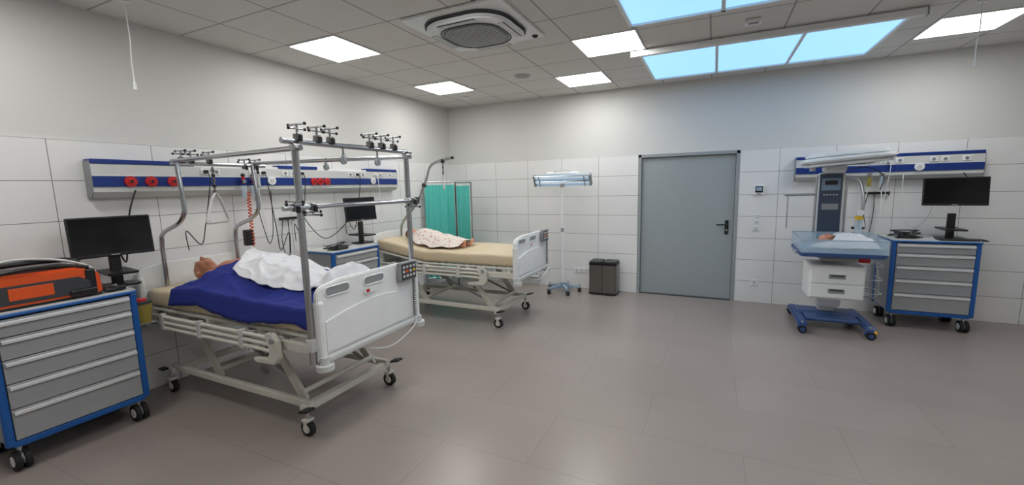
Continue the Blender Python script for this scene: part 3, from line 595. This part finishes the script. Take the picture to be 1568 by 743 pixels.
for z in(.46,.62): o.b2((-.235,-.275,z-.07),(.235,-.255,z+.075),WHITE,.008); o.box((0,-.277,z+.01),(.15,.008,.05),GRAY,.004); o.box((0,-.283,z+.02),(.12,.006,.018),DGRAY,.003)
o.cyl((-.14,.28,1.50),(-.46,.22,1.50),.012,ALU); o.box((-.42,.22,1.515),(.16,.10,.014),LGRAY,.004); o.cyl((-.43,.22,1.1),(-.43,.22,1.5),.007,ALU)
o.tube([(.14,.26,1.70),(.24,.2,1.66),(.28,.15,1.4),(.25,.18,1.15)],.016,ALU); o.cyl((.25,.15,1.05),(.25,.15,1.22),.035,CLEAR); o.cyl((.25,.15,1.22),(.25,.15,1.26),.038,GOLD); o.cyl((.25,.1,1.30),(.25,.13,1.30),.035,WHITE,seg=20)
o.cyl((.2,.2,1.12),(.32,.2,1.12),.014,BLACK); o.tube([(.25,.15,1.05),(.30,.1,.9),(.36,.05,.7),(.33,.1,.45),(.2,.15,.35)],.006,LGRAY,seg=8)
o.tube([(.35,-.1,.85),(.40,-.1,.6),(.40,-.1,.40),(.3,.0,.38)],.006,ALU)
for z in(.45,.6,.75): o.tube([(.26,-.2,z),(.40,-.2,z),(.42,-.1,z),(.42,.08,z),(.26,.1,z)],.004,LGRAY,seg=6,sm=2)
o.tube([(.14,.3,1.78),(.3,.2,1.80),(.42,.1,1.70),(.40,.1,1.55)],.006,DGRAY,seg=6)
o.box((.22,-.28,.83),(.1,.02,.07),RED,.006)
o.done('infant_radiant_warmer',(5.62,-.80,0))
baby=empty('baby_manikin',(5.64,-.93,.945))
hb,P3=headparts((-.11,.06,.062),.64,math.radians(-5),math.radians(16))
body(hb+[('c',(-.05,.055,.05),.024,(-.01,.05,.05),.03),('e',(.06,.03,.055),(.10,.075,.052)),('e',(.15,.01,.05),(.07,.065,.048)),
 ('c',(.0,.12,.045),.024,(.07,.16,.035),.018),('c',(.07,.16,.035),.018,(.13,.14,.03),.013),('c',(.0,-.04,.045),.024,(.06,-.10,.035),.018),('c',(.06,-.10,.035),.018,(.12,-.08,.03),.013),
 ('c',(.19,.04,.045),.034,(.27,.08,.05),.024),('c',(.27,.08,.05),.023,(.33,.05,.02),.015),('c',(.19,-.02,.045),.034,(.27,-.06,.05),.024),('c',(.27,-.06,.05),.023,(.33,-.03,.02),.015)],.0045,SKINL,'body',baby,3)
o=O()
for s in(-1,1): o.tube([P3(.014,s*.031-.015,.0895),P3(.019,s*.031,.0905),P3(.014,s*.031+.015,.0895)],.0014,LIP,seg=6)
o.tube([P3(.082,-.02,.092),P3(.082,0,.097),P3(.082,.02,.092)],.0018,LIP,seg=6); o.done('face_details',parent=baby)
hB=[(-.06,.05),(.02,.125),(.12,.13),(.22,.115),(.30,.08),(.345,.03)]
def bsheet(u,v):
    y=-.27+.46*v; x0=-.27+.26*min(1,max(0,(y+.18)/.14)); x=x0+(.345-x0)*u
    d=abs(y-.02)/.16; hh=interp(hB,x)*math.exp(-.9*d**3)
    rg=1-abs(noise.noise(Vector((x*12+y*9,y*10-x*4,7))))*2
    return (x,y,.006+hh+.007*(.6+noise.noise(Vector((x*14,y*14,5))))+.009*max(0,rg)**2)
sheet('white_swaddling_cloth',bsheet,70,60,WCLOTH,(5.61,-.93,.945),.004)
# ---------------------------------------------------------------- camera
f,yaw,pitch,roll,cx,cy,cz=648.7585,.4438,.1322,-.023,4.3766,-6.6304,1.6831
fw=Vector((-math.sin(yaw)*math.cos(pitch),math.cos(yaw)*math.cos(pitch),-math.sin(pitch))); r0=Vector((math.cos(yaw),math.sin(yaw),0)); u0=r0.cross(fw)
c,s=math.cos(roll),math.sin(roll); r2=c*r0+s*u0; u2=-s*r0+c*u0
cam=bpy.data.cameras.new('camera'); co=bpy.data.objects.new('camera',cam); sc.collection.objects.link(co); sc.camera=co
co.matrix_world=Matrix(((r2[0],u2[0],-fw[0],cx),(r2[1],u2[1],-fw[1],cy),(r2[2],u2[2],-fw[2],cz),(0,0,0,1)))
cam.sensor_width=36; cam.lens=f/1568*36; cam.clip_start=.05
w=bpy.data.worlds.new('world'); sc.world=w; w.use_nodes=True; w.node_tree.nodes['Background'].inputs[0].default_value=(.6,.75,1,1); w.node_tree.nodes['Background'].inputs[1].default_value=.2
sc.view_settings.view_transform='Standard'; sc.view_settings.look='None'; sc.view_settings.exposure=0
